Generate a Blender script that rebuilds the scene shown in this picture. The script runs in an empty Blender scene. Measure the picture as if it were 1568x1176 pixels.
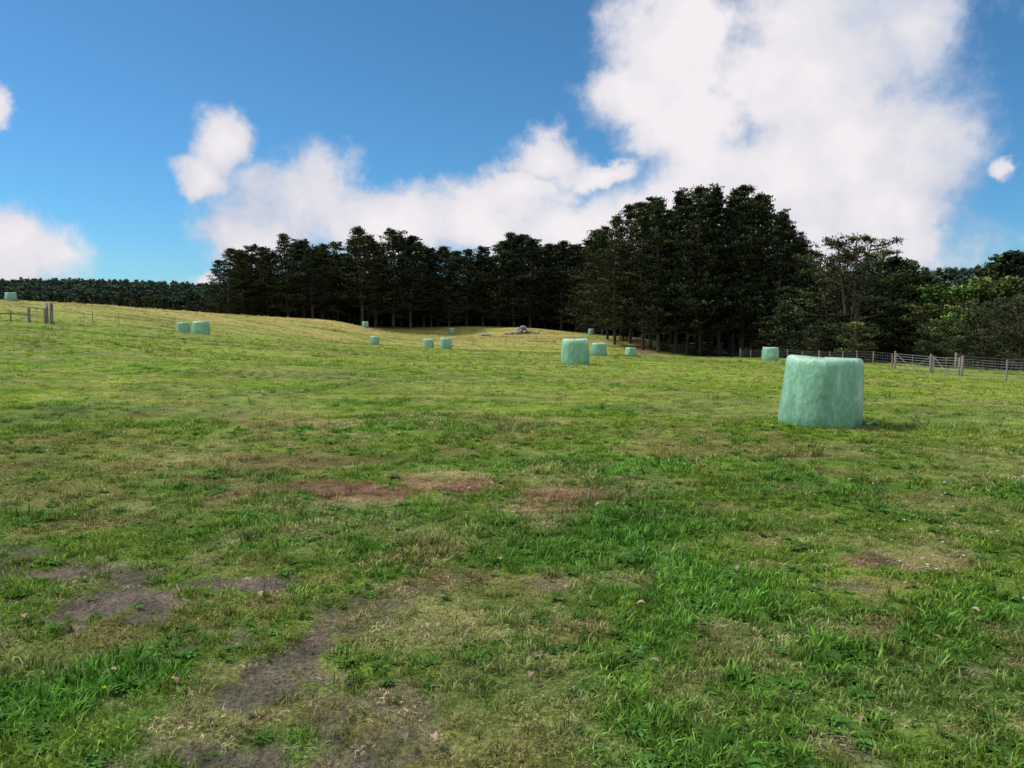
import bpy, math, random
import numpy as np
from mathutils import Vector, Matrix
random.seed(3)
rng = np.random.default_rng(7)
scene = bpy.context.scene
scene.view_settings.view_transform = 'Standard'
scene.view_settings.look = 'None'
scene.view_settings.exposure = 0
F = 1184.0      # focal length in image pixels: image-pixel offsets b,e are tangents * F
EYE = 1.65

# ------------------------------------------------------------ numpy noise
_tab = np.random.default_rng(11).random((256, 256))
def vnoise(x, y):
    xi = np.floor(x).astype(int); yi = np.floor(y).astype(int)
    fx = x - xi; fy = y - yi
    fx = fx*fx*(3-2*fx); fy = fy*fy*(3-2*fy)
    a = _tab[xi % 256, yi % 256]; b = _tab[(xi+1) % 256, yi % 256]
    c = _tab[xi % 256, (yi+1) % 256]; d = _tab[(xi+1) % 256, (yi+1) % 256]
    return (a*(1-fx)+b*fx)*(1-fy)+(c*(1-fx)+d*fx)*fy
def fbm(x, y, o=4, seed=0.0):
    s = 0; a = 0.5; t = 0
    x = np.asarray(x, float)+seed*17.3; y = np.asarray(y, float)+seed*9.7
    for i in range(o):
        s = s+a*vnoise(x, y); t += a; a *= 0.5
        x, y = x*1.63-y*1.18+5.1, x*1.18+y*1.63+3.7
    return s/t
def sstep(a, b, x):
    t = np.clip((x-a)/(b-a), 0, 1); return t*t*(3-2*t)

# ------------------------------------------------------------ terrain heights
ctrl = [ # b, distance, e   (image pixels right of centre / above horizon)
 (474,11.6,-160),(97,33,-69),(133,61,-55),(182,82,-55),(396,57,-63),(-101,78,-44),(-128,85,-43),
 (-210,105,-37),(-224,150,-12),(-92,165,-22),(121,150,-23),(-502,70,-21),(-475,57,-23),(-763,90,29),
 (-709,47,-5),(-784,110,27),(-584,110,20),(-384,130,5),(-244,150,-7),(-84,172,-12),(16,168,-13),
 (116,155,-22),(176,138,-27),(216,120,-51),(346,110,-57),(587,53,-75),(759,42,-92),(700,80,-72),
 (500,90,-60),(0,60,-50),(-300,60,-40),(-700,25,-38),(-400,30,-55),(0,20,-92),(-300,110,-14),(-650,75,6),(-480,95,2)]
pts = []
for b, D, e in ctrl:
    pts.append((b*D/F, D, EYE+e*D/F))
pts += [(0,3,0),(0,8,0.0),(-3,5,0.0),(4,5,0),(-7,10,0.1),(0,0,0),(-12,-10,0.3),(12,-10,-.2),(0,-60,0),(60,-30,-1.5),(-60,-30,2),
        (-60,20,2.3),(-110,60,4.5),(45,20,-1.2),(90,60,-3),
        (-90,150,2.0),(-50,190,0.0),(-130,200,0.5),(0,220,-3),(60,180,-5),(110,140,-5),(-25,215,-2.5),(45,140,-5),(70,105,-4.5)]
pts = np.array(pts)
C2 = 36.0
def _phi(dx, dy): return np.sqrt(dx*dx+dy*dy+C2)
A = _phi(pts[:,None,0]-pts[None,:,0], pts[:,None,1]-pts[None,:,1])
n = len(pts)
M = np.zeros((n+1, n+1)); M[:n,:n] = A; M[:n,n] = 1; M[n,:n] = 1
W = np.linalg.solve(M, np.append(pts[:,2], 0))
def height(x, y):
    x = np.asarray(x, float); y = np.asarray(y, float)
    s = np.full(x.shape, W[n])
    for i in range(n):
        s = s + W[i]*_phi(x-pts[i,0], y-pts[i,1])
    r = np.hypot(x, y)
    k = sstep(190, 300, r)
    far = -5 + 3*(fbm(x/90, y/90, 3)-.5)
    far = far + 28*np.exp(-.5*(((x-330)/165)**2+((y-410)/85)**2))
    far = far + 40*np.exp(-.5*(((x+520)/330)**2+((y-900)/120)**2))
    far = far + 7*np.exp(-.5*(((x+140)/90)**2+((y-290)/50)**2))
    far = far + 25*sstep(1200, 2600, r)*fbm(x/500, y/500, 3, 4)
    s = s*(1-k)+far*k
    s = s + 0.05*(fbm(x/1.3, y/1.3, 3, 2)-.5)*sstep(1,4,r) + 0.25*(fbm(x/9, y/9, 2, 5)-.5)*sstep(8,30,r)
    return s
def hz(x, y): return float(height(np.array([x]), np.array([y]))[0])

# ------------------------------------------------------------ ground cover masks
dirtE = [(-2.33,4.45,.42,.38,1.),(-2.95,4.95,.8,.17,.9),(-1.62,4.7,.34,.14,1.),(-1.08,3.35,.20,.6,.9),(-.9,2.8,.28,.32,.95),
         (-.8,4.3,.34,.34,.55),(-.5,3.1,.18,.36,.6),(-1.5,3.9,.25,.18,.5),(-3.7,5.3,.6,.18,.7),(-2.9,3.9,.3,.2,.5)]
dryE = [(-1.6,7.4,.95,.5,1.),(-.75,7.9,.55,.4,1.),(.38,7.35,.38,.6,1.),(.3,6.7,.5,.25,.8),(-3.4,11.8,1.1,.5,.8),(.2,12,.9,.5,.7),(1.95,9.8,.6,1.1,.5),
        (3.7,9.3,.8,.6,.5),(2.5,5.2,.5,.2,.95),(2.1,5.6,.8,.25,.4),(-6,9,3.2,2.5,.25),(1.8,3.3,.6,.3,.25),(5.2,8.0,1.5,.5,.35),(-.6,4.4,.6,.6,.7),
        (-3,9.0,1.4,.5,.6),(-4.6,13,1.5,.7,.6),(3,16,2,1,.3),(-8,16,3,1.2,.3),(6.5,14,2,.8,.3),(-.6,5.9,.6,.25,.5),(-.8,3.2,.6,.6,.7),(-5,7,1.5,.6,.4)]
lushE = [(1.05,6.4,.5,2.2,1.),(-1.9,3.4,.35,.5,1.),(-2.9,3.0,.8,.5,.9),(-1.6,5.8,.9,.4,.7),(1.3,3.6,.8,.6,.7),(3.0,7.5,.8,.6,.6),(-3.6,6.4,.8,.4,.5),(0.2,4.0,.4,.5,.6),(2.8,4.2,.6,.5,.7),(.6,3.0,.8,.5,.6)]
def ell(x, y, L, nz, amt=.9):
    m = np.zeros(x.shape)
    for cx, cy, rx, ry, a in L:
        d = np.sqrt(((x-cx)/rx)**2+((y-cy)/ry)**2)
        m = np.maximum(m, a*(1-sstep(.55, 1.25, d+amt*(nz-.5)*2)))
    return m
def masks(x, y):
    nz = fbm(x*6.1, y*6.1, 5, 1)
    nz2 = fbm(x*2.2, y*2.2, 5, 6)
    dirt = ell(x, y, dirtE, nz, 1.6)
    dry = ell(x, y, dryE, nz2, 1.2)
    r = np.hypot(x, y)
    g = sstep(.54, .70, fbm(x*1.1, y*1.3, 5, 3))*.5
    g2 = sstep(.5, .68, fbm(x*.26, y*.5, 5, 8))*.5*sstep(6, 20, r)
    g3 = sstep(.54, .66, fbm(x*2.1, y*2.6, 5, 18))*.5
    dry = np.maximum(dry, np.maximum(np.maximum(g, g2), g3))
    hill = np.exp(-.5*(((x+52)/32)**2+((y-112)/26)**2)) + .8*np.exp(-.5*(((x+5)/40)**2+((y-150)/22)**2))
    hill = np.clip(hill*(-.25+2.4*fbm(x*.10, y*.30, 5, 9)), 0, 1)
    dirt = np.maximum(dirt, sstep(.64,.74,fbm(x*3.3, y*3.3, 4, 12))*.5*(1-sstep(5,9,r)))
    lush = np.maximum(ell(x, y, lushE, nz2), sstep(.48,.66,fbm(x*.7, y*.7, 4, 14))*.7)
    lush = lush*(1-dirt)
    return dirt, dry, lush, hill
cG = np.array([.160,.285,.034]); cL = np.array([.098,.250,.032]); cD = np.array([.36,.32,.13]); cR = np.array([.29,.165,.095])
cS = np.array([.185,.155,.120]); cOl = np.array([.140,.210,.038]); cH = np.array([.48,.37,.14]); cY = np.array([.255,.370,.042])
def lerp(a, b, t): return a+(b-a)*t[..., None]
def gcolor(x, y, soil=True):
    dirt, dry, lush, hill = masks(x, y)
    r = np.hypot(x, y)
    base = np.broadcast_to(cG, x.shape+(3,)).copy()
    base = lerp(base, np.broadcast_to(cOl, base.shape), (1-sstep(5, 14, r))*.4)
    base = lerp(base, np.broadcast_to(cOl, base.shape), .6*(1-sstep(-6, 1, x))*sstep(5,8,r)*(1-sstep(14,22,r)))
    base = lerp(base, np.broadcast_to(cY, base.shape), sstep(8, 18, r)*(.4+.6*sstep(.25,.55,fbm(x*.1,y*.16,3,21))))
    base = lerp(base, np.broadcast_to(cL, base.shape), lush*(1-.6*sstep(12, 30, r)))
    dcol = lerp(np.broadcast_to(cD, base.shape), np.broadcast_to(cR, base.shape), sstep(.38, .55, fbm(x*1.1, y*1.1, 3, 31))*(1-.7*sstep(9,16,r)))
    base = lerp(base, dcol, dry*.8)
    base = lerp(base, np.broadcast_to(cH, base.shape), hill*.7)
    base = base*(1-.35*sstep(.5,.66,fbm(x*.16, y*.5, 5, 61))*sstep(25,60,r))[..., None]
    base = base*(.75+.5*fbm(x*.5, y*.8, 4, 40))[..., None]
    if soil: base = lerp(base, np.broadcast_to(cS, base.shape)*(.6+.8*fbm(x*9, y*9, 3, 77))[..., None], dirt)
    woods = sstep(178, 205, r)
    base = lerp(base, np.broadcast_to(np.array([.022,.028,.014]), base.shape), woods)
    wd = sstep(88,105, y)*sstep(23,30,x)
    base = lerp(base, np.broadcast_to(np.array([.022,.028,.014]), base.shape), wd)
    # worn farm track running into the trees on the right of the mound
    tx = 20.3+1.4*np.sin((y-118)/14.)
    trk = np.exp(-.5*((x-tx)/1.3)**2)*sstep(112,119,y)*(1-sstep(142,152,y))
    base = lerp(base, np.broadcast_to(np.array([.20,.13,.085]), base.shape), trk*.85)
    return base, dirt, dry, lush

# ------------------------------------------------------------ node helpers
def mat(name):
    m = bpy.data.materials.new(name); m.use_nodes = True
    nt = m.node_tree; b = nt.nodes['Principled BSDF']
    return m, nt, b
def nnew(nt, t, **kw):
    nd = nt.nodes.new(t)
    for k, v in kw.items(): setattr(nd, k, v)
    return nd
def ramp(nt, stops):
    r = nt.nodes.new('ShaderNodeValToRGB')
    e = r.color_ramp.elements
    e[0].position, e[0].color = stops[0][0], (*stops[0][1], 1)
    e[1].position, e[1].color = stops[-1][0], (*stops[-1][1], 1)
    for p, c in stops[1:-1]:
        q = e.new(p); q.color = (*c, 1)
    return r
def mixc(nt, bt, fac, a, b):
    m = nt.nodes.new('ShaderNodeMix'); m.data_type = 'RGBA'; m.blend_type = bt
    for sock, v in ((m.inputs[0], fac), (m.inputs[6], a), (m.inputs[7], b)):
        if hasattr(v, 'is_output'): nt.links.new(v, sock)
        elif isinstance(v, (int, float)): sock.default_value = v
        else: sock.default_value = (*v, 1)
    return m.outputs[2]

def simple_mat(name, c1, c2, scale=8, rough=.8, stretch=(1,1,1), bump=.3, spec=.3, metal=0):
    m, nt, b = mat(name)
    g = nnew(nt, 'ShaderNodeTexCoord'); mp = nnew(nt, 'ShaderNodeMapping'); mp.inputs['Scale'].default_value = stretch
    nt.links.new(g.outputs['Object'], mp.inputs[0])
    nz = nnew(nt, 'ShaderNodeTexNoise'); nz.inputs['Scale'].default_value = scale; nz.inputs['Detail'].default_value = 3
    nt.links.new(mp.outputs[0], nz.inputs['Vector'])
    r = ramp(nt, [(.3, c1), (.7, c2)]); nt.links.new(nz.outputs[0], r.inputs[0]); nt.links.new(r.outputs[0], b.inputs['Base Color'])
    if bump:
        bp = nnew(nt, 'ShaderNodeBump'); bp.inputs['Strength'].default_value = bump; bp.inputs['Distance'].default_value = .02
        nt.links.new(nz.outputs[0], bp.inputs['Height']); nt.links.new(bp.outputs[0], b.inputs['Normal'])
    b.inputs['Roughness'].default_value = rough; b.inputs['Specular IOR Level'].default_value = spec; b.inputs['Metallic'].default_value = metal
    return m

# ground material
gm, nt, b = mat('pasture_ground')
at = nnew(nt, 'ShaderNodeAttribute', attribute_name='gcol')
geo = nnew(nt, 'ShaderNodeNewGeometry')
n1 = nnew(nt, 'ShaderNodeTexNoise'); n1.inputs['Scale'].default_value = 42; n1.inputs['Detail'].default_value = 4; n1.inputs['Roughness'].default_value = .75
n2 = nnew(nt, 'ShaderNodeTexNoise'); n2.inputs['Scale'].default_value = 1.6; n2.inputs['Detail'].default_value = 7; n2.inputs['Roughness'].default_value = .8
for q in (n1, n2): nt.links.new(geo.outputs['Position'], q.inputs['Vector'])
r1 = ramp(nt, [(.32, (.35,.35,.35)), (.5, (.9,.9,.9)), (.68, (1.6,1.55,1.5))]); nt.links.new(n1.outputs[0], r1.inputs[0])
r2 = ramp(nt, [(.36, (.45,.56,.45)), (.5, (.98,.98,.98)), (.64, (1.6,1.38,1.6))]); nt.links.new(n2.outputs[0], r2.inputs[0])
c = mixc(nt, 'MULTIPLY', 1., at.outputs['Color'], r1.outputs[0])
c = mixc(nt, 'MULTIPLY', 1., c, r2.outputs[0])
nt.links.new(c, b.inputs['Base Color'])
b.inputs['Roughness'].default_value = .95; b.inputs['Specular IOR Level'].default_value = .1
ad = nnew(nt, 'ShaderNodeMath', operation='ADD'); nt.links.new(n1.outputs[0], ad.inputs[0]); nt.links.new(n2.outputs[0], ad.inputs[1])
bp = nnew(nt, 'ShaderNodeBump'); bp.inputs['Strength'].default_value = .9; bp.inputs['Distance'].default_value = .06
nt.links.new(ad.outputs[0], bp.inputs['Height']); nt.links.new(bp.outputs[0], b.inputs['Normal'])

def np_mesh(name, V, quads=None, tris=None):
    me = bpy.data.meshes.new(name)
    V = np.asarray(V, np.float32)
    nq = 0 if quads is None else len(quads); ntv = 0 if tris is None else len(tris)
    me.vertices.add(len(V)); me.vertices.foreach_set('co', V.ravel())
    me.loops.add(nq*4+ntv*3); me.polygons.add(nq+ntv)
    li = []; ls = []
    if nq: li.append(np.asarray(quads, np.int32).ravel()); ls.append(np.arange(nq)*4)
    if ntv: li.append(np.asarray(tris, np.int32).ravel()); ls.append(nq*4+np.arange(ntv)*3)
    me.loops.foreach_set('vertex_index', np.concatenate(li).astype(np.int32))
    me.polygons.foreach_set('loop_start', np.concatenate(ls).astype(np.int32))
    me.update(calc_edges=True)
    return me
def vcol(me, name, C):
    a = me.color_attributes.new(name, 'FLOAT_COLOR', 'POINT')
    C = np.concatenate([np.asarray(C), np.ones((len(C), 1))], 1).astype(np.float32)
    a.data.foreach_set('color', C.ravel())
def add(name, me, loc=(0,0,0), rot=(0,0,0), scl=(1,1,1), parent=None):
    o = bpy.data.objects.new(name, me); o.location = loc; o.rotation_euler = rot; o.scale = scl
    scene.collection.objects.link(o)
    if parent: o.parent = parent
    return o

fine = np.radians(np.arange(-48, 48.01, .3)); coarse = np.radians(np.arange(52, 308.1, 4))
az = np.concatenate([fine, coarse]); na = len(az)
rad = np.concatenate([[.05,.4,.9], np.geomspace(1.5, 4500, 640)]); nr = len(rad)
RR, AZ = np.meshgrid(rad, az, indexing='ij')
X = RR*np.sin(AZ); Y = RR*np.cos(AZ)
Z = height(X, Y)
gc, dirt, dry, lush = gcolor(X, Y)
near = 1-sstep(8, 14, RR)
Z += near*(.05*(fbm(X*6, Y*6, 4, 50)-.5)) - near*.02*dirt
V = np.stack([X, Y, Z], -1).reshape(-1, 3)
ii, jj = np.meshgrid(np.arange(nr-1), np.arange(na), indexing='ij'); j2 = (jj+1) % na
Q = np.stack([ii*na+jj, ii*na+j2, (ii+1)*na+j2, (ii+1)*na+jj], -1).reshape(-1, 4)[:, ::-1]
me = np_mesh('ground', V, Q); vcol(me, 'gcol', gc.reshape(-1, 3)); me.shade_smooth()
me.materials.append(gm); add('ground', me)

# ------------------------------------------------------------ scatter through geometry nodes
def scatter(name, P, rot, scl, idx, tint, coll):
    me = bpy.data.meshes.new(name); P = np.asarray(P, np.float32)
    me.vertices.add(len(P)); me.vertices.foreach_set('co', P.ravel())
    a = me.attributes.new('rot', 'FLOAT_VECTOR', 'POINT'); a.data.foreach_set('vector', np.asarray(rot, np.float32).ravel())
    a = me.attributes.new('scl', 'FLOAT', 'POINT'); a.data.foreach_set('value', np.asarray(scl, np.float32))
    a = me.attributes.new('idx', 'INT', 'POINT'); a.data.foreach_set('value', np.asarray(idx, np.int32))
    vcol(me, 'tint', tint)
    o = add(name, me)
    g = bpy.data.node_groups.new(name, 'GeometryNodeTree')
    g.interface.new_socket('Geometry', in_out='INPUT', socket_type='NodeSocketGeometry')
    g.interface.new_socket('Geometry', in_out='OUTPUT', socket_type='NodeSocketGeometry')
    gi = g.nodes.new('NodeGroupInput'); go = g.nodes.new('NodeGroupOutput')
    iop = g.nodes.new('GeometryNodeInstanceOnPoints'); ci = g.nodes.new('GeometryNodeCollectionInfo')
    ci.inputs['Collection'].default_value = coll
    ci.inputs['Separate Children'].default_value = True; ci.inputs['Reset Children'].default_value = True
    def na_(nm, ty):
        q = g.nodes.new('GeometryNodeInputNamedAttribute'); q.data_type = ty; q.inputs['Name'].default_value = nm
        return q.outputs['Attribute']
    L = g.links.new
    L(gi.outputs[0], iop.inputs['Points']); L(ci.outputs[0], iop.inputs['Instance'])
    iop.inputs['Pick Instance'].default_value = True
    L(na_('idx', 'INT'), iop.inputs['Instance Index']); L(na_('rot', 'FLOAT_VECTOR'), iop.inputs['Rotation'])
    L(na_('scl', 'FLOAT'), iop.inputs['Scale']); L(iop.outputs[0], go.inputs[0])
    md = o.modifiers.new('scatter', 'NODES'); md.node_group = g
    return o
def coll_of(name, meshes):
    c = bpy.data.collections.new(name)
    for i, m in enumerate(meshes):
        o = bpy.data.objects.new('%s_%02d' % (name, i), m); c.objects.link(o)
    return c

def leafy(name, attr_type, trans=.0, attr='tint', extra='shade'):
    m, nt, b = mat(name); nt.nodes.remove(b)
    a = nnew(nt, 'ShaderNodeAttribute', attribute_name=attr, attribute_type=attr_type)
    s = nnew(nt, 'ShaderNodeAttribute', attribute_name=extra)
    c = mixc(nt, 'MULTIPLY', 1., a.outputs['Color'], s.outputs['Color'])
    d = nnew(nt, 'ShaderNodeBsdfDiffuse'); nt.links.new(c, d.inputs['Color'])
    out = nt.nodes['Material Output']
    if trans:
        t = nnew(nt, 'ShaderNodeBsdfTranslucent'); nt.links.new(c, t.inputs['Color'])
        mx = nnew(nt, 'ShaderNodeMixShader'); mx.inputs[0].default_value = trans
        nt.links.new(d.outputs[0], mx.inputs[1]); nt.links.new(t.outputs[0], mx.inputs[2]); nt.links.new(mx.outputs[0], out.inputs['Surface'])
    else: nt.links.new(d.outputs[0], out.inputs['Surface'])
    return m
grass_m = leafy('grass_blades', 'INSTANCER', .35)

def clump(seed, nb, R, L0, L1, w, lean, straw=.12):
    r = np.random.default_rng(seed)
    a = r.random(nb)*6.283; rr = R*np.sqrt(r.random(nb)); px = rr*np.cos(a); py = rr*np.sin(a)
    L = L0+(L1-L0)*r.random(nb)**1.5
    d = r.random(nb)*6.283; ln = lean*(.3+r.random(nb)); ww = w*(.6+.8*r.random(nb))
    dx, dy = np.cos(d), np.sin(d); sx, sy = -dy, dx
    tw = r.random(nb)*1.5-.75
    sx, sy = sx*np.cos(tw)-sy*np.sin(tw), sx*np.sin(tw)+sy*np.cos(tw)
    V = []; 
    for t, wf in ((0, .8), (.5, 1.)):
        ox = px+dx*L*ln*t*t; oy = py+dy*L*ln*t*t; oz = L*(t-.25*ln*t*t)-.006
        for s in (-1, 1):
            V.append(np.stack([ox+s*sx*ww*wf*.5, oy+s*sy*ww*wf*.5, oz], -1))
    V.append(np.stack([px+dx*L*ln*1.0, py+dy*L*ln, L*np.maximum(1-.45*ln, .15)], -1))
    V = np.stack(V, 1).reshape(-1, 3)
    k = np.arange(nb)[:, None]*5
    me = np_mesh('grass_clump', V, k+np.array([[0,1,3,2]]), k+np.array([[2,3,4]]))
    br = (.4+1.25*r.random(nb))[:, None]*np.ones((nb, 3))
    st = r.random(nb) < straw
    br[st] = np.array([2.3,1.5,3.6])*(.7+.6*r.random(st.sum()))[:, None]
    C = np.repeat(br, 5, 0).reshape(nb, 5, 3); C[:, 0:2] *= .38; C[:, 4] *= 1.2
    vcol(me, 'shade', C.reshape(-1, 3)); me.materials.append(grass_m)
    return me
def rosette(seed, nb, L, w):
    r = np.random.default_rng(seed); V = []; Qd = []; C = []
    for i in range(nb):
        a = r.random()*6.283; l = L*(.5+.6*r.random()); up = .15+.7*r.random(); ww = w*(.7+.6*r.random())
        d = np.array([math.cos(a), math.sin(a), 0]); s = np.array([-d[1], d[0], 0]); o = np.array([r.normal()*.012, r.normal()*.012, 0])
        n0 = len(V); br = .7+.6*r.random()
        for t, wf in ((0,.15),(.35,.8),(.7,1.),(1.,.2)):
            c = o+d*l*t+np.array([0,0,l*up*math.sin(t*2.2)*.6]); V += [c-s*ww*wf*.5, c+s*ww*wf*.5+np.array([0,0,.004])]; C += [[br*(.6+.4*t)]*3]*2
        Qd += [[n0+2*k, n0+2*k+1, n0+2*k+3, n0+2*k+2] for k in range(3)]
    me = np_mesh('weed', np.array(V), np.array(Qd)); vcol(me, 'shade', C); me.materials.append(grass_m); return me
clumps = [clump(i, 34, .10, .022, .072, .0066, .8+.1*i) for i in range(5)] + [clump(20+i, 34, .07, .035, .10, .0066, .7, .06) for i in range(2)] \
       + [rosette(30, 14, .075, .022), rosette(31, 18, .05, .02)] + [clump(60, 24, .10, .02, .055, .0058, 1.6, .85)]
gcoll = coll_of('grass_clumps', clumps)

def ring_points(r0, r1, dens, half=42):
    A_ = math.radians(half)*(r1*r1-r0*r0); N = int(A_*dens)
    r = np.sqrt(r0*r0+rng.random(N)*(r1*r1-r0*r0)); a = (rng.random(N)*2-1)*math.radians(half)
    return r*np.sin(a), r*np.cos(a)
PX = []; PY = []; SC = []
for r0, r1, dens, s in ((2.0,5,320,.95),(5,8,210,1.05),(8,13,95,1.3),(13,24,28,1.9),(24,48,7,3.),(48,100,1.7,4.2),(100,165,.5,6.)):
    x, y = ring_points(r0, r1, dens); PX.append(x); PY.append(y); SC.append(np.full(len(x), s))
x = np.concatenate(PX); y = np.concatenate(PY); s = np.concatenate(SC)
gcol, dirt, dry, lush = gcolor(x, y, False)
r = np.hypot(x, y)
bare = rng.random(len(x)) < np.clip(dirt*1.0, 0, .92)
keep = ~bare | (rng.random(len(x)) < .16)
keep &= ~((rng.random(len(x)) < dry*.35) & (r < 14))
keep &= ~((r > 90) & (x > 18))
x, y, s, gcol, dirt, dry, lush, r, bare = [q[keep] for q in (x, y, s, gcol, dirt, dry, lush, r, bare)]
N = len(x)
z = height(x, y)+ (1-sstep(8,14,r))*(.05*(fbm(x*6, y*6, 4, 50)-.5))-.012*dirt*(r < 9)
u = rng.random(N)
idx = rng.integers(0, 5, N)
idx = np.where((u < .12+.3*lush), rng.integers(5, 7, N), idx)
idx = np.where((u > .80) & (r < 12) & (dry < .5), rng.integers(7, 9, N), idx)
idx = np.where((rng.random(N) < .07+.55*dry), 9, idx)
idx = np.where(bare, np.where(rng.random(N) < .75, 9, 8), idx)
sz = s*(.5+.65*rng.random(N))*(.8+.38*lush)*(1-.3*dry)*(.7+.6*fbm(x*1.5, y*1.5, 3, 70))*np.where(bare, .6, 1)
hgt_fix = np.where(r > 13, .6, 1.0)
tint = gcol*(.55+.85*rng.random(N))[:, None]*1.12
bs = bare & (idx == 9); tint[bs] = np.array([.15,.12,.06])*(.5+.8*rng.random(bs.sum()))[:, None]
wd = (idx == 7) | (idx == 8)
tint[wd] = np.array([.088,.21,.042])*(.7+.8*rng.random(wd.sum()))[:, None]
rot = np.stack([rng.normal(0, .12, N), rng.normal(0, .12, N), rng.random(N)*6.283], -1)
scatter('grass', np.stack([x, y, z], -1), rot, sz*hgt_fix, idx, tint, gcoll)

# fallen leaves and clover flowers
def leaf_mesh(seed):
    r = np.random.default_rng(seed); V = []; Qd = []
    for t, w in ((0,.002),(.3,.013),(.65,.015),(1,.003)):
        zc = .004+.010*math.sin(t*3)+.004*r.random()
        V += [(t*.055-.027, -w, zc+w*.5), (t*.055-.027, 0, zc), (t*.055-.027, w, zc+w*.6)]
    for k in range(3): Qd += [[3*k,3*k+3,3*k+4,3*k+1],[3*k+1,3*k+4,3*k+5,3*k+2]]
    me = np_mesh('leaf', np.array(V), np.array(Qd)); vcol(me, 'shade', np.ones((len(V), 3))); me.materials.append(grass_m); return me
lc = coll_of('leaves', [leaf_mesh(i) for i in range(3)])
x, y = ring_points(2.3, 9, 2.0, 42)
lz = height(x, y)+.04
scatter('fallen_leaves', np.stack([x, y, lz], -1), np.stack([rng.normal(0,.3,len(x)), rng.normal(0,.3,len(x)), rng.random(len(x))*6.28], -1),
        .6+.5*rng.random(len(x)), rng.integers(0, 3, len(x)), np.array([.46,.34,.25])*(.4+.9*rng.random(len(x)))[:, None], lc)
def flower_mesh():
    V = []; Qd = []
    for k in range(7):
        a = k*.9; d = np.array([math.cos(a), math.sin(a), 0]); s = np.array([-d[1], d[0], 0]); n0 = len(V); zc = .07
        V += [d*.001-s*.002+[0,0,zc], d*.001+s*.002+[0,0,zc], d*.008+s*.004+[0,0,zc+.006], d*.008-s*.004+[0,0,zc+.006]]; Qd.append([n0,n0+1,n0+2,n0+3])
    n0 = len(V); V += [[-.001,0,0],[.001,0,0],[.001,0,.07],[-.001,0,.07]]; Qd.append([n0,n0+1,n0+2,n0+3])
    C = np.ones((len(V), 3)); C[-4:] = [.15,.3,.05]
    me = np_mesh('clover_flower', np.array(V), np.array(Qd)); vcol(me, 'shade', C); me.materials.append(grass_m); return me
fc = coll_of('flowers', [flower_mesh()])
N = 60; x = 1.7+rng.random(N)*3.3; y = 3.2+rng.random(N)*4.5
sel = x > y*.47; x, y = x[sel], y[sel]
x = np.append(x, [-1.75,-1.5,-.9]); y = np.append(y, [3.2,3.3,5.6]); N = len(x)
ft = np.tile([.75,.75,.7], (N, 1)); ft[-3:] = [.7,.6,.03]
scatter('clover_flowers', np.stack([x, y, height(x, y)], -1), np.stack([np.zeros(N)]*2+[rng.random(N)*6], -1), .8+.5*rng.random(N), np.zeros(N), ft, fc)

# ------------------------------------------------------------ silage bales
bm_, nt, b = mat('bale_wrap_film')
tc = nnew(nt, 'ShaderNodeTexCoord'); mp = nnew(nt, 'ShaderNodeMapping'); mp.inputs['Scale'].default_value = (1,1,.45); mp.inputs['Rotation'].default_value = (0,.2,0)
nt.links.new(tc.outputs['Object'], mp.inputs[0])
a1 = nnew(nt, 'ShaderNodeTexNoise'); a1.inputs['Scale'].default_value = 3.0; a1.inputs['Detail'].default_value = 7; a1.inputs['Distortion'].default_value = .8
a2 = nnew(nt, 'ShaderNodeTexNoise'); a2.inputs['Scale'].default_value = 11; a2.inputs['Detail'].default_value = 5; a2.inputs['Distortion'].default_value = 1.5
for q in (a1, a2): nt.links.new(mp.outputs[0], q.inputs['Vector'])
rp = ramp(nt, [(.3,(.16,.37,.235)),(.5,(.19,.42,.275)),(.60,(.23,.46,.315)),(.72,(.40,.62,.49))]); nt.links.new(a1.outputs[0], rp.inputs[0])
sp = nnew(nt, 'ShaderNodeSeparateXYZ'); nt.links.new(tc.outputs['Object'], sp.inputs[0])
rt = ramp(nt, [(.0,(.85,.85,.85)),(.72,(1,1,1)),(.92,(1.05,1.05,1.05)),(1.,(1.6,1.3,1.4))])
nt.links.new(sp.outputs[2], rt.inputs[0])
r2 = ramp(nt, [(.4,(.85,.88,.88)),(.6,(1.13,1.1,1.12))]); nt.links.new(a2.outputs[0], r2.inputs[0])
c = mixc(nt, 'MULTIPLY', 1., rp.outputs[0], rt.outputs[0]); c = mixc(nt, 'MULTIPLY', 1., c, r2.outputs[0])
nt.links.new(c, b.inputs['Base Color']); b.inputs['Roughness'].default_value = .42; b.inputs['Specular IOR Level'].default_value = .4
wv = nnew(nt, 'ShaderNodeTexWave', wave_type='BANDS', bands_direction='DIAGONAL'); wv.inputs['Scale'].default_value = 2.2; wv.inputs['Distortion'].default_value = 9; wv.inputs['Detail'].default_value = 3
nt.links.new(mp.outputs[0], wv.inputs['Vector'])
adb = nnew(nt, 'ShaderNodeMath', operation='MULTIPLY_ADD'); nt.links.new(wv.outputs['Fac'], adb.inputs[0]); adb.inputs[1].default_value = .3; nt.links.new(a2.outputs[0], adb.inputs[2])
bp = nnew(nt, 'ShaderNodeBump'); bp.inputs['Strength'].default_value = .55; bp.inputs['Distance'].default_value = .03
nt.links.new(adb.outputs[0], bp.inputs['Height']); nt.links.new(bp.outputs[0], b.inputs['Normal'])
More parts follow.
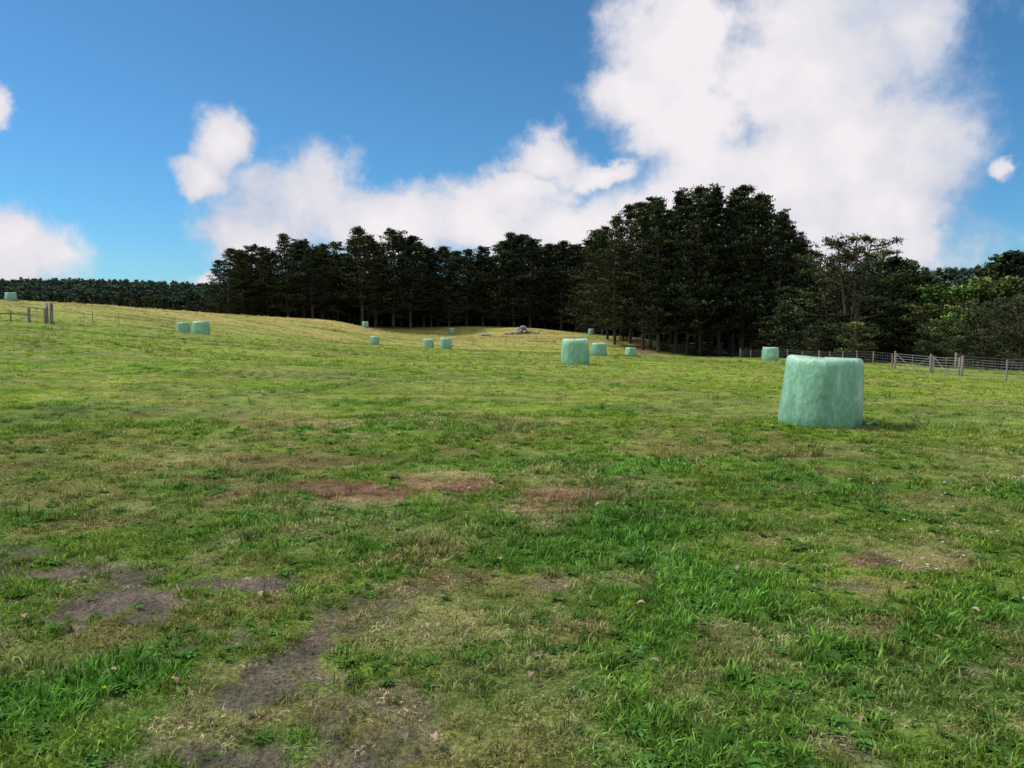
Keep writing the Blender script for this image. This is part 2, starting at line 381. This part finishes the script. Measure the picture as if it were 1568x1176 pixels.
def bale_mesh(seed, h=1.02, r0=.63, tail=False, lean=0., tilt=0.):
    ns = 96; prof = [(0.,-.08),(.9,-.08),(1.0,-.03),(1.04,.06),(1.04,.2),(1.03,.35),(1.01,.5),(.99,.65),(.97,.8),(.96,.89),(.94,.945),(.90,.978),(.83,.99),(.6,.985),(.3,.98),(0,.975)]
    V = []; 
    th = np.arange(ns)/ns*2*np.pi
    for k, (pr, pz) in enumerate(prof):
        nz = fbm(np.cos(th)*1.6+seed*3, np.sin(th)*1.6+pz*2.2, 3, seed)-.5
        fold = (fbm(np.cos(th)*9, np.sin(th)*9+pz*1.2, 2, seed+3)-.5)*.026
        rr = r0*pr*(1+.08*nz)+fold*pr
        sag = .015*np.cos(th*2+seed)*(pz > .8)
        V.append(np.stack([rr*np.cos(th)+lean*pz, rr*np.sin(th), np.full(ns, pz*h)+(sag+.03*nz-tilt*rr*np.cos(th))*(pz > .4)], -1))
    V = np.concatenate(V); m = len(prof)
    i, j = np.meshgrid(np.arange(m-1), np.arange(ns), indexing='ij'); j2 = (j+1) % ns
    Q = np.stack([i*ns+j, i*ns+j2, (i+1)*ns+j2, (i+1)*ns+j], -1).reshape(-1, 4)
    if tail:
        n0 = len(V); g = 8; T = []
        for a in range(g):
            for c_ in range(g):
                u, v = a/(g-1), c_/(g-1)
                T.append((.36+.32*u+.05*v, -.54-.02*v+.14*u+ .10*(v-.5), .06+.04*(math.sin(u*9+v*4)*.5+.5)+.03*math.cos(v*11)*u))
        V = np.concatenate([V, np.array(T)])
        Q = np.concatenate([Q, np.array([[n0+a*g+c_, n0+(a+1)*g+c_, n0+(a+1)*g+c_+1, n0+a*g+c_+1] for a in range(g-1) for c_ in range(g-1)])[:, ::-1]])
    me = np_mesh('silage_bale', V, Q); me.shade_smooth(); me.materials.append(bm_); return me
bales = [(474,11.65,1.03,.045,True),(97,33.6,1.15,0,False),(133,61,1.05,0,False),(182,82,1.0,0,False),(396,57,1.0,0,False),(-101,78,1.15,0,False),
         (-128,85,1.05,0,False),(-210,105,1.1,0,False),(-224,150,1.2,0,False),(-92,166,1.2,0,False),(121,150,1.2,0,False),
         (-502,70,1.05,0,False),(-475,57,1.08,0,False),(-763,90,1.0,0,False)]
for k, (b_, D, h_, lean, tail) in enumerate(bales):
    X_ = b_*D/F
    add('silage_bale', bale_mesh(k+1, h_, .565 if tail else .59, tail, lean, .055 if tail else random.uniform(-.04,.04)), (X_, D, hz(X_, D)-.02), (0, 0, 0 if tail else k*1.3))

# ------------------------------------------------------------ trees
bark = simple_mat('bark', (.04,.032,.026), (.10,.083,.068), 3, .9, (1,1,.2), 0, .1)
deadwood = simple_mat('dead_branch', (.08,.073,.065), (.16,.148,.132), 3, .9, (1,1,.2), 0, .1)
def fol_mat(name, base):
    m = leafy(name, 'GEOMETRY', 0, attr='ftint', extra='shade')
    nt = m.node_tree
    for q in nt.nodes:
        if q.type == 'MIX':
            oi = nnew(nt, 'ShaderNodeObjectInfo'); rr_ = ramp(nt, [(0,(base[0]*.7,base[1]*.72,base[2]*.85)),(.5,base),(1,(base[0]*1.5,base[1]*1.3,base[2]*1.05))])
            nt.links.new(oi.outputs['Random'], rr_.inputs[0]); nt.links.new(rr_.outputs[0], q.inputs[6])
    return m
f_pine = fol_mat('pine_needles', (.036,.052,.027))
f_bush = fol_mat('native_bush_foliage', (.080,.155,.036))
f_olive = fol_mat('macrocarpa_foliage', (.070,.100,.040))
f_far = fol_mat('distant_forest', (.05,.085,.06))  # aerial haze painted into the foliage colour: paler and bluer for the far hills
def tube(V, Q, p0, p1, r0, r1, ns=5, bend=None):
    pts_ = [np.array(p0), np.array(p1)] if bend is None else [np.array(p0), np.array(bend), np.array(p1)]
    n0 = len(V); rs = np.linspace(r0, r1, len(pts_))
    d = pts_[-1]-pts_[0]; d = d/(np.linalg.norm(d)+1e-9)
    a = np.cross(d, [0,0,1.]) if abs(d[2]) < .9 else np.cross(d, [1.,0,0]); a /= np.linalg.norm(a); c_ = np.cross(d, a)
    for p, r_ in zip(pts_, rs):
        for k in range(ns):
            t = k/ns*6.2832; V.append(p+a*r_*math.cos(t)+c_*r_*math.sin(t))
    for s_ in range(len(pts_)-1):
        for k in range(ns): Q.append([n0+s_*ns+k, n0+s_*ns+(k+1) % ns, n0+(s_+1)*ns+(k+1) % ns, n0+(s_+1)*ns+k])
def tree_mesh(name, seed, H, R, cb, prof, nl, fol, leaf=.5, lpc=45, cr=1.2, flat=.5, rise=.25, tr=.4, dead=12, step=1.25, asp=.4, multi=1, gap=0., bright=1., topk=.6):
    r = np.random.default_rng(seed); V = []; Q = []; dV = []; dQ = []; CL = []
    wob = r.normal(0, .22, (multi, 8, 2)).cumsum(1)*H/25
    spread = [(0., 0.)] if multi == 1 else [(math.cos(k*6.28/multi+.5)*R*.35, math.sin(k*6.28/multi+.5)*R*.35) for k in range(multi)]
    def tc_(m_, t):
        f = t*6.99; i = int(f); w = wob[m_, i]*(1-f+i)+wob[m_, min(i+1, 7)]*(f-i)
        return np.array([w[0]+spread[m_][0]*t, w[1]+spread[m_][1]*t, t*H])
    for m_ in range(multi):
        ks = np.linspace(0, .97, 9)
        for k in range(8):
            tube(V, Q, tc_(m_, ks[k])-(0,0,.6 if k == 0 else 0), tc_(m_, ks[k+1]), tr*(1-ks[k])**.8+.04, tr*(1-ks[k+1])**.8+.04, 7)
    for i in range(nl):
        m_ = i % multi
        tt = (i+r.random())/nl; t = min(cb+(1-cb)*tt, .985)
        if gap and r.random() < gap and tt < .85: continue
        a = i*2.4+r.normal(0, .5); L = R*prof(tt)*(.5+.65*r.random())+.25
        if r.random() < .12: L *= 1.3
        p0 = tc_(m_, t); up = rise+.5*tt**2+r.normal(0, .16)
        d = np.array([math.cos(a), math.sin(a), up]); p1 = p0+d*L
        p1[2] = min(p1[2], H*1.0)
        md = (p0+p1)/2-np.array([0,0,.10*L])
        tube(V, Q, p0, p1, .04+.018*L, .02, 4, md)
        k = max(2, int(L/step))
        for q in range(k):
            s_ = .3+.72*(q+.5*r.random()+.3)/k
            side = np.array([-math.sin(a), math.cos(a), 0])*r.normal(0, .18)*L*s_
            c_ = p0+(p1-p0)*s_+side+np.array([0,0,r.normal(0, .2)])
            CL.append((*c_, cr*(.55+.8*r.random())*(1.2-topk*tt), math.cos(a), math.sin(a), tt))
    CL.append((*tc_(0, .985), cr*.35, 0, 0, 1)); CL.append((*tc_(0, .95), cr*.45, 0, 0, 1))
    CL = np.array(CL); nc = len(CL)
    for i in range(dead):
        t = (.12+.9*r.random()*cb); a = r.random()*6.28; L = R*.5*(.4+r.random()); p0 = tc_(i % multi, t)
        tube(dV, dQ, p0, p0+np.array([math.cos(a)*L, math.sin(a)*L, L*r.normal(.1, .3)]), .05, .015, 4)
    c = np.repeat(CL, lpc, 0); n_ = len(c)
    g = r.normal(0, .5, (n_, 3)); g *= (np.minimum(1, 1.25/(np.linalg.norm(g, axis=1)+1e-6)))[:, None]
    pos = c[:, :3]+g*c[:, 3:4]*np.array([1,1,flat])
    d = r.normal(0, .7, (n_, 3)); d[:, 0] += c[:, 4]*.6; d[:, 1] += c[:, 5]*.6; d[:, 2] += .35
    d /= np.linalg.norm(d, axis=1)[:, None]
    s_ = np.cross(d, r.normal(0, 1, (n_, 3))); s_ /= np.linalg.norm(s_, axis=1)[:, None]+1e-6
    l = (leaf*(.5+.8*r.random(n_)))[:, None]; w = l*asp*.5
    LV = np.stack([pos-d*l*.5, pos+s_*w, pos+d*l*.5, pos-s_*w], 1).reshape(-1, 3)
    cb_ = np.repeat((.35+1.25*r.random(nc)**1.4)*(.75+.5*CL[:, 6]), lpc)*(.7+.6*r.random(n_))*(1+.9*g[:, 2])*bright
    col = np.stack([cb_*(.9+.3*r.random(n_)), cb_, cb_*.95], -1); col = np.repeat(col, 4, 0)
    nV = len(V); nD = len(dV); off = nV+nD
    allV = np.concatenate([np.array(V)] + ([np.array(dV)] if nD else []) + [LV])
    allQ = np.concatenate([np.array(Q)] + ([np.array(dQ)+nV] if nD else []) + [np.arange(n_*4).reshape(-1, 4)+off])
    me = np_mesh(name, allV, allQ)
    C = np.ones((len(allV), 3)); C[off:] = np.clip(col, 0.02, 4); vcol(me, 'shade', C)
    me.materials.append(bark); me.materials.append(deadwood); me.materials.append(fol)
    mi = np.concatenate([np.zeros(len(Q)), np.ones(len(dQ)), np.full(n_, 2)]).astype(np.int32)
    me.polygons.foreach_set('material_index', mi)
    return me, H
cone = lambda t: (1-t)**.85*.98+.03
col_ = lambda t: ((1-t)**.55*.95+.04)*(.8+.2*min(1, t*4))
dome = lambda t: math.sqrt(max(0, 1-t*t))*.9+.12
pined = lambda t: (1-t**1.8)**.95*.95+.05
pines = [tree_mesh('pine_a', 1, 20, 4.3, .14, col_, 82, f_pine, dead=12, flat=.45, lpc=36, tr=.25, rise=.35),
         tree_mesh('pine_b', 2, 20, 4.2, .08, cone, 82, f_pine, dead=8, flat=.45, lpc=36, tr=.25, rise=.35),
         tree_mesh('pine_c', 3, 20, 4.8, .20, pined, 80, f_pine, dead=12, gap=.1, flat=.42, lpc=36, tr=.27, rise=.35),
         tree_mesh('pine_d', 4, 20, 4.6, .05, cone, 84, f_pine, dead=8, gap=.1, flat=.45, lpc=36, tr=.25, rise=.45),
         tree_mesh('pine_e', 5, 20, 4.0, .18, col_, 74, f_pine, dead=18, gap=.15, flat=.45, lpc=36, tr=.24, rise=.4)]
bigs = [tree_mesh('bigpine_a', 11, 26, 5.9, .17, pined, 125, f_pine, lpc=34, cr=1.2, tr=.32, dead=14, rise=.4, flat=.42, gap=.06),
        tree_mesh('bigpine_b', 12, 26, 5.2, .23, col_, 115, f_pine, lpc=34, cr=1.15, tr=.30, dead=16, rise=.45, flat=.42, gap=.1),
        tree_mesh('bigpine_c', 13, 26, 5.9, .12, cone, 130, f_pine, lpc=34, cr=1.2, tr=.32, dead=10, rise=.35, flat=.42, gap=.08)]
hedge = [tree_mesh('bush_a', 21, 8, 3.6, .06, dome, 46, f_bush, leaf=.34, lpc=55, cr=.95, flat=.7, asp=.55, tr=.16, dead=0, rise=.3, multi=3, gap=.1),
         tree_mesh('bush_b', 22, 8, 3.8, .04, dome, 46, f_olive, leaf=.34, lpc=55, cr=.95, flat=.6, asp=.45, tr=.16, dead=4, rise=.3, multi=2, gap=.1),
         tree_mesh('bush_c', 23, 10, 3.6, .03, pined, 60, f_pine, leaf=.42, lpc=46, cr=1.05, flat=.6, tr=.2, dead=4, rise=.3, multi=2, gap=.1)]
opent = tree_mesh('open_crown', 31, 14, 4.6, .34, dome, 48, f_olive, leaf=.34, lpc=52, cr=.95, flat=.55, rise=.75, tr=.26, dead=10, multi=3, gap=.1)
sparse = tree_mesh('sparse', 32, 9, 4.6, .12, dome, 46, f_olive, leaf=.32, lpc=36, cr=.9, flat=.6, rise=.5, tr=.14, dead=30, multi=3)
def plant(name, tm, b_, D, e_top=None, h=None, wx=1., rz=None):
    me, H = tm; X_ = b_*D/F; z0 = hz(X_, D)
    if h is None: h = EYE+e_top*D/F-z0
    s = h/H; sx = s*wx
    return add(name, me, (X_, D, z0-.1), (random.uniform(-.02,.02), random.uniform(-.02,.02), random.random()*6.28 if rz is None else rz), (sx, sx, s))
# long shelter belt of pines along the back of the field
row = [(-447,90,154),(-432,108,150),(-412,106,156),(-395,112,160),(-372,104,158),(-340,130,160),(-318,120,163),(-302,106,160),(-288,114,162),(-264,116,166),(-231,138,164),(-208,116,168),
       (-180,134,168),(-152,126,170),(-124,108,174),(-96,110,176),(-70,106,178),(-44,110,180),(-20,118,178),(4,132,178),(28,122,178),(50,114,178),(74,118,176),(98,112,172),(118,134,164),(140,128,152)]
for k, (b_, e_, D) in enumerate(row):
    plant('pine_tree', pines[(k*3+k//4) % 5], b_, D+random.uniform(-2, 2), e_, wx=random.uniform(1.1, 1.35))
for row_off, drop, sh in ((8, 0, 12), (17, 4, 3)):
    for k, (b_, e_, D) in enumerate(row):
        plant('pine_tree', pines[(k*2+1+row_off) % 5], b_+sh+random.uniform(-5, 5) if b_ > -430 else b_+25, D+row_off, e_-drop-random.uniform(0, 18), wx=1.4)
for k in range(34):   # dense understorey behind the belt
    b_ = -425+k*17.5
    plant('understorey_tree', hedge[2], b_, 194 + (k % 3)*5, 46+random.uniform(-6, 14), wx=1.7)
# tall dome-shaped stand on the right
big = [(146,140,134),(163,154,128),(180,172,130),(198,176,124),(214,184,126),(230,178,121),(250,190,123),(266,182,121),(286,196,119),(304,186,121),(322,200,118),(340,190,119),(357,199,117),(374,186,117),(390,178,116),(406,160,114),(422,142,113),(438,124,112),(452,106,110)]
for k, (b_, e_, D) in enumerate(big):
    plant('pine_tree', bigs[(k*2+k//3) % 3], b_, D, e_, wx=.95)
for k, (b_, e_, D) in enumerate([(165,120,142),(205,150,138),(245,165,136),(285,172,136),(325,178,134),(365,178,132),(400,155,130),(428,124,126),(185,110,152),(235,140,150),(295,150,149),(350,170,148),(410,130,144),(460,80,118)]):
    plant('pine_tree', bigs[(k+1) % 3], b_, D, e_, wx=1.15)
for k in range(18):
    b_ = 128+k*20
    plant('understorey_tree', hedge[2], b_, 158 + (k % 2)*4, 20+random.uniform(-6, 14), wx=1.7)
for b_, e_, D in [(232,-26,124),(300,-32,118),(372,-30,114),(398,-12,112),(415,20,110),(170,-10,134)]:
    plant('understorey_tree', hedge[2], b_, D, e_, wx=1.5)
# undergrowth along the right of the stand
for b_, e_, D, k in [(440,50,98,2),(470,30,92,1),(455,10,88,2),(490,40,96,2),(560,70,92,2),(582,92,95,2),(600,66,96,2),(540,30,86,1),(575,20,84,2),(610,20,86,2),(500,10,84,2),(530,-5,80,1),(470,-8,84,2),
                     (590,88,104,2),(430,20,100,2),(515,60,100,2),(462,74,106,2)]:
    plant('shrub_tree', hedge[k], b_, D, e_, wx=1.2)
plant('macrocarpa_tree', opent, 518, 84, 124, wx=1.05, rz=1.6)
plant('macrocarpa_tree', opent, 548, 88, 104, wx=1.0, rz=2.6)
plant('macrocarpa_tree', opent, 490, 90, 98, wx=1.0, rz=4.6)
# right-hand bush
for b_, e_, D, k in [(640,20,82,1),(660,42,90,0),(690,50,86,0),(720,46,88,0),(752,60,84,1),(775,85,90,2),(800,104,88,2),(660,0,74,1),(700,8,72,0),(735,16,70,1),(770,22,68,1),(805,40,70,2),
                     (845,60,75,0),(880,80,80,2),(830,100,95,2),(760,92,102,2),(740,78,104,2),(785,98,100,2),(625,5,84,2),(640,-20,72,2),(690,-25,66,1),(870,20,62,1),(930,50,70,0)]:
    plant('shrub_tree', hedge[k], b_, D, e_, wx=1.25)
plant('bare_branched_tree', sparse, 730, 66, 30, wx=1.0)
plant('bare_branched_tree', sparse, 782, 62, 36, wx=1.0)

# distant forests (instanced masses)
def far_mesh(seed, H, R, fol, prof):
    return tree_mesh('far', seed, H, R, .05, prof, 30, fol, leaf=.9, lpc=12, cr=1.3, flat=.7, dead=0, step=1.5, asp=.6)[0]
def forest(name, x, y, meshes, s0, s1):
    N = len(x); c = coll_of(name+'_kinds', meshes)
    scatter(name, np.stack([x, y, height(x, y)-.3], -1), np.stack([np.zeros(N), np.zeros(N), rng.random(N)*6.28], -1), s0+(s1-s0)*rng.random(N),
            rng.integers(0, len(meshes), N), np.ones((N, 3)), c)
fA = [far_mesh(41, 10, 3.4, f_far, dome), far_mesh(42, 11, 3.0, f_far, cone), far_mesh(43, 9, 3.6, f_far, dome)]
N = 2200; x = 120+rng.random(N)*420; y = 250+rng.random(N)*210; s_ = (x/y > .44); forest('forested_hill', x[s_], y[s_], fA, .7, 1.15)
N = 3600; x = -1050+rng.random(N)*800; y = 720+rng.random(N)*210; forest('distant_forest', x, y, fA, .8, 1.4)
fB = [far_mesh(44, 10, 3.2, f_pine, dome), far_mesh(45, 11, 3.0, f_pine, cone), far_mesh(46, 9, 3.6, f_pine, dome)]
N = 650; x = -240+rng.random(N)*160; y = 240+rng.random(N)*60; forest('distant_tree_line', x, y, fB, .45, .85)

# ------------------------------------------------------------ fences and gates
wood = simple_mat('weathered_post_wood', (.10,.09,.075), (.26,.235,.20), 10, .9, (1,1,.15), .5, .1)
wire = simple_mat('galvanised_wire', (.20,.21,.21), (.33,.34,.35), 20, .6, (1,1,1), .0, .3, .2)
white = simple_mat('white_paint', (.5,.5,.48), (.65,.65,.63), 12, .6, (1,1,1), .1, .3)
def mk(V, Q, name, m, parent=None):
    me = np_mesh(name, np.array(V), np.array(Q)); me.materials.append(m); return add(name, me, parent=parent)
def post(V, Q, x, y, h, r=.07, z=None, lean=(0,0)):
    z = hz(x, y) if z is None else z; n0 = len(V)
    tube(V, Q, (x, y, z-.3), (x+lean[0], y+lean[1], z+h), r*1.05, r*.95, 8)
    m0 = len(V)-8; V.append(np.array([x+lean[0], y+lean[1], z+h+.015])); c_ = len(V)-1
    for k in range(0, 8, 2): Q.append([m0+k, m0+(k+1) % 8, m0+(k+2) % 8, c_])
def fence(path, gapm, ph=1.15, wires=(.2,.4,.6,.8,1.0), stays=True, wr=.006, pr=.07):
    e = bpy.data.objects.new('wire_fence', None); scene.collection.objects.link(e)
    V, Q, WV, WQ = [], [], [], []
    ps = []
    for (x0, y0), (x1, y1) in zip(path[:-1], path[1:]):
        L = math.hypot(x1-x0, y1-y0); k = max(1, int(L/gapm))
        for i in range(k): ps.append((x0+(x1-x0)*i/k, y0+(y1-y0)*i/k))
    ps.append(path[-1])
    for i, (x_, y_) in enumerate(ps):
        big_ = (i % 6 == 0); post(V, Q, x_, y_, ph+(.1 if big_ else random.uniform(-.06,.06)), pr*(1.1 if big_ else .65), lean=(random.uniform(-.03,.03), 0))
    for (xa, ya), (xb, yb) in zip(ps[:-1], ps[1:]):
        za, zb = hz(xa, ya), hz(xb, yb)
        for w in wires: tube(WV, WQ, (xa, ya, za+w), (xb, yb, zb+w), wr, wr, 3)
        if stays:
            for q in np.linspace(0, 1, 9)[1:-1]:
                xq, yq, zq = xa+(xb-xa)*q, ya+(yb-ya)*q, za+(zb-za)*q
                tube(WV, WQ, (xq, yq, zq+wires[0]), (xq, yq, zq+wires[-1]), wr*.8, wr*.8, 3)
    mk(V, Q, 'posts', wood, e); mk(WV, WQ, 'wires', wire, e)
    return e
def P2(b_, D): return (b_*D/F, D)
fence([P2(350,100), P2(470,75), P2(583,53.5)], 4., wr=.005, ph=1.05)
fence([P2(690,46.5), P2(759,42), P2(900,34), P2(1300,28)], 3.6, wr=.006, ph=1.1, wires=(.15,.3,.45,.6,.75,.9,1.02))
# metal gate on the right
def gate(pa, pb, h, bars, m, diag=True, pr=.1, ph=1.35):
    e = bpy.data.objects.new('farm_gate', None); scene.collection.objects.link(e)
    V, Q = [], []; post(V, Q, *pa, ph, pr); post(V, Q, *pb, ph, pr); mk(V, Q, 'gate_posts', wood, e)
    V, Q = [], []; ax, ay = pa; bx, by = pb; az_, bz_ = hz(ax, ay)+.12, hz(bx, by)+.12
    ux, uy = (bx-ax)*.03, (by-ay)*.03
    A0 = np.array([ax+ux, ay+uy, az_]); B0 = np.array([bx-ux, by-uy, bz_]); up = np.array([0,0,1.])
    for k in range(bars): 
        hh = h*(k/(bars-1))**.85
        tube(V, Q, A0+up*hh, B0+up*hh, .014, .014, 6)
    tube(V, Q, A0, A0+up*h, .02, .02, 6); tube(V, Q, B0, B0+up*h, .02, .02, 6)
    tube(V, Q, (A0+B0)/2, (A0+B0)/2+up*h, .014, .014, 6)
    if diag: tube(V, Q, A0+up*h+(0,-.03,0), (A0+B0)/2+(0,-.03,0), .014, .014, 6); tube(V, Q, (A0+B0)/2+(0,-.03,0), B0+up*h+(0,-.03,0), .014, .014, 6)
    mk(V, Q, 'gate_frame', m, e); return e
gate(P2(587,53), P2(642,49.5), .9, 6, wire, pr=.07, ph=1.2)
gate(P2(646,49), P2(686,46.8), .9, 6, wire, pr=.055, ph=1.1)
fence([P2(680,58), P2(800,52), P2(900,48)], 3.5, wr=.006)
# left gate with rails
gate(P2(-737,47.5), P2(-712,47), .8, 4, wood, diag=False, pr=.09, ph=.9)
e = bpy.data.objects.new('stock_rail_fence', None); scene.collection.objects.link(e)
V, Q = [], []
pl = [P2(-703,47), P2(-709,50)]
for p in pl: post(V, Q, *p, 1.25, .08)
V2, Q2 = [], []; x_, y_ = P2(-707,46.7); z_ = hz(x_, y_)
tube(V2, Q2, (x_-.16, y_, z_+1.0), (x_-.16, y_, z_+1.28), .1, .1, 4)
px_ = [P2(-737,47.5), P2(-765,47), P2(-800,46), P2(-850,45)]
for p in px_[1:]: post(V, Q, *p, .7, .05)
for (xa, ya), (xb, yb) in zip(px_[:-1], px_[1:]):
    for w in (.5,): tube(V, Q, (xa, ya-.1, hz(xa, ya)+w), (xb, yb-.1, hz(xb, yb)+w), .035, .035, 4)
mk(V, Q, 'posts_and_rails', wood, e); mk(V2, Q2, 'white_sign_box', white, e)
fence([P2(-701,47), P2(-640,58), P2(-600,68)], 8., wr=.004, stays=False, pr=.045)

# rock / log pile near the pines
rockm = simple_mat('pale_rock', (.18,.17,.16), (.42,.40,.38), 2, .9, (1,1,1), .6, .2)
V, Q = [], []
for k in range(42):
    bb = random.gauss(14, 9) if k < 30 else random.uniform(-50, -30); D = 154+random.uniform(-2, 2); x_ = bb*D/F; z_ = hz(x_, D); s = random.uniform(.2,.65)*(1 if k < 30 else .6); n0 = len(V)
    zo = abs(random.gauss(0, .45)) if abs(bb-14) < 8 else .1
    for a in range(5):
        ph_ = math.pi*(a/4-.5)
        for c_ in range(7):
            t = c_/7*6.283; V.append(np.array([x_+s*1.2*math.cos(ph_)*math.cos(t)*random.uniform(.8,1.2), D+s*math.cos(ph_)*math.sin(t), z_+zo+s*.7*math.sin(ph_)*random.uniform(.8,1.2)+.1]))
    for a in range(4):
        for c_ in range(7): Q.append([n0+a*7+c_, n0+a*7+(c_+1) % 7, n0+(a+1)*7+(c_+1) % 7, n0+(a+1)*7+c_])
mk(V, Q, 'rock_pile', rockm)

# ------------------------------------------------------------ world: sky with clouds
w = bpy.data.worlds.new("World"); scene.world = w; w.use_nodes = True; nt = w.node_tree; nt.nodes.clear()
SUN_AZ, SUN_EL = math.radians(-75), math.radians(50)
sky = nnew(nt, 'ShaderNodeTexSky', sky_type='NISHITA'); sky.sun_disc = False; sky.sun_elevation = SUN_EL; sky.sun_rotation = SUN_AZ % (2*math.pi)
sky.ozone_density = 3.; sky.dust_density = .3; sky.air_density = 1.
def MA(op, a, b_=None, c_=None):
    m = nnew(nt, 'ShaderNodeMath', operation=op)
    for i, v in enumerate((a, b_, c_)):
        if v is None: continue
        if hasattr(v, 'is_output'): nt.links.new(v, m.inputs[i])
        else: m.inputs[i].default_value = v
    return m.outputs[0]
def VM(op, a, b_=None, c_=None):
    m = nnew(nt, 'ShaderNodeVectorMath', operation=op)
    for i, v in enumerate((a, b_, c_)):
        if v is None: continue
        if hasattr(v, 'is_output'): nt.links.new(v, m.inputs[i])
        else: m.inputs[i].default_value = v
    return m
def SS(x_, a, b_):
    m = nnew(nt, 'ShaderNodeMapRange', interpolation_type='SMOOTHSTEP'); nt.links.new(x_, m.inputs[0]); m.inputs[1].default_value = a; m.inputs[2].default_value = b_
    return m.outputs[0]
tcw = nnew(nt, 'ShaderNodeTexCoord'); D_ = tcw.outputs['Generated']
sx = nnew(nt, 'ShaderNodeSeparateXYZ'); nt.links.new(D_, sx.inputs[0])
azn = MA('ARCTAN2', sx.outputs[0], sx.outputs[1]); eln = MA('ARCSINE', sx.outputs[2])
cb = nnew(nt, 'ShaderNodeCombineXYZ'); nt.links.new(azn, cb.inputs[0]); nt.links.new(eln, cb.inputs[1])
def NZ(scale, detail, rough, off=(0,0,0), dist=0):
    v = VM('ADD', D_, off).outputs[0]; q = nnew(nt, 'ShaderNodeTexNoise'); q.inputs['Scale'].default_value = scale; q.inputs['Detail'].default_value = detail
    q.inputs['Roughness'].default_value = rough; q.inputs['Distortion'].default_value = dist; nt.links.new(v, q.inputs['Vector']); return q
nB = NZ(15, 5, .6, (3,1,2)); nC = NZ(10, 7, .62, (1,7,2)); nE = NZ(4.5, 5, .55, (5,2,9))
wb = VM('MULTIPLY', VM('SUBTRACT', nB.outputs['Color'], (.5,.5,.5)).outputs[0], (.075,.07,0)).outputs[0]
Pp = VM('ADD', cb.outputs[0], wb).outputs[0]
blobs = [ # cloud centre from image middle, height above horizon, half sizes (image pixels)
 (460,370,185,120),(240,405,90,75),(530,220,145,150),(400,200,210,90),(270,160,130,55),(590,435,70,65),(185,330,75,44),(250,290,100,50),(600,150,72,75),(320,110,330,52),(605,250,66,80),
 (-320,165,105,72),(-184,148,140,55),(-44,145,140,52),(46,235,52,40),(10,185,80,32),(-384,120,75,42),(80,130,120,40),(130,222,62,16),(-428,272,38,42),(-465,218,38,28),
 (-760,108,105,55),(-780,325,38,24),(-800,460,30,55),(-468,66,26,14),(745,220,24,16)]
field = None
for bx, ey, rx, ry in blobs:
    a0 = math.atan(bx/F); e0 = math.atan(ey/math.hypot(F, bx)); ra = rx/F*math.cos(a0)**2*1.12; re = ry/F*math.cos(a0)*1.12
    v = VM('MULTIPLY_ADD', Pp, (1/ra, 1/re, 0), (-a0/ra, -e0/re, 0)).outputs[0]
    d = MA('SUBTRACT', 1., VM('LENGTH', v).outputs['Value'])
    field = d if field is None else MA('SMOOTH_MAX', field, d, .2)
# unseen broken cloud out of view, added to keep the lighting soft and neutral
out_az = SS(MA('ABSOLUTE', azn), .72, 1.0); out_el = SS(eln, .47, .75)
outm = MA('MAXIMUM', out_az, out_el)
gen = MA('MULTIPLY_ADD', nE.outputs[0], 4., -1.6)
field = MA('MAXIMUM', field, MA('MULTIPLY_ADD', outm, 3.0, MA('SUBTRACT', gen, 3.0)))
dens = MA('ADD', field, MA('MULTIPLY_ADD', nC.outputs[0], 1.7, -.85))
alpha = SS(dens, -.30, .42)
cr_ = ramp(nt, [(0.,(.36,.48,.68)),(.3,(.58,.63,.75)),(.6,(.76,.75,.81)),(1.,(.90,.86,.89))])
shade = MA('ADD', MA('MULTIPLY', dens, .6), MA('MULTIPLY_ADD', nE.outputs[0], 2.2, -.74)); nt.links.new(shade, cr_.inputs[0])
# horizon-to-zenith tint on the Nishita sky
tr_ = ramp(nt, [(0.,(.44,.76,.98)),(.12,(.36,.72,.96)),(.4,(.38,.70,.86)),(1.,(.38,.68,.85))]); nt.links.new(eln, tr_.inputs[0])
skc = mixc(nt, 'MULTIPLY', 1., sky.outputs[0], tr_.outputs[0])
bg1 = nnew(nt, 'ShaderNodeBackground'); bg1.inputs[1].default_value = .125; nt.links.new(skc, bg1.inputs[0])
bg2 = nnew(nt, 'ShaderNodeBackground'); bg2.inputs[1].default_value = 1.; nt.links.new(cr_.outputs[0], bg2.inputs[0])
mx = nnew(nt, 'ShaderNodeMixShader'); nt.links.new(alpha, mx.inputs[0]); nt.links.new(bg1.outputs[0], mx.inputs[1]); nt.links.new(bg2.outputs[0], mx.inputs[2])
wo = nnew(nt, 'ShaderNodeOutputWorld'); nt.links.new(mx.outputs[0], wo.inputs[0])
w.cycles.sampling_method = 'MANUAL'; w.cycles.sample_map_resolution = 512

sl = bpy.data.lights.new('sun', 'SUN'); sl.energy = 3.8; sl.angle = math.radians(10); sl.color = (1, .97, .90)
so = bpy.data.objects.new('sun', sl); scene.collection.objects.link(so)
dv = Vector((math.sin(SUN_AZ)*math.cos(SUN_EL), math.cos(SUN_AZ)*math.cos(SUN_EL), math.sin(SUN_EL)))
so.rotation_euler = dv.to_track_quat('Z', 'Y').to_euler(); so.location = (0, 0, 60)

cam = bpy.data.cameras.new('camera'); cam.sensor_width = 36; cam.lens = F/1568*36; cam.clip_end = 9000; cam.clip_start = .05
co = bpy.data.objects.new('camera', cam); scene.collection.objects.link(co); co.location = (0, 0, EYE+hz(0,0)); co.rotation_euler = (math.radians(90-4.73), 0, 0)
scene.camera = co
print('TREES', len([o for o in scene.objects if 'tree' in o.name]))
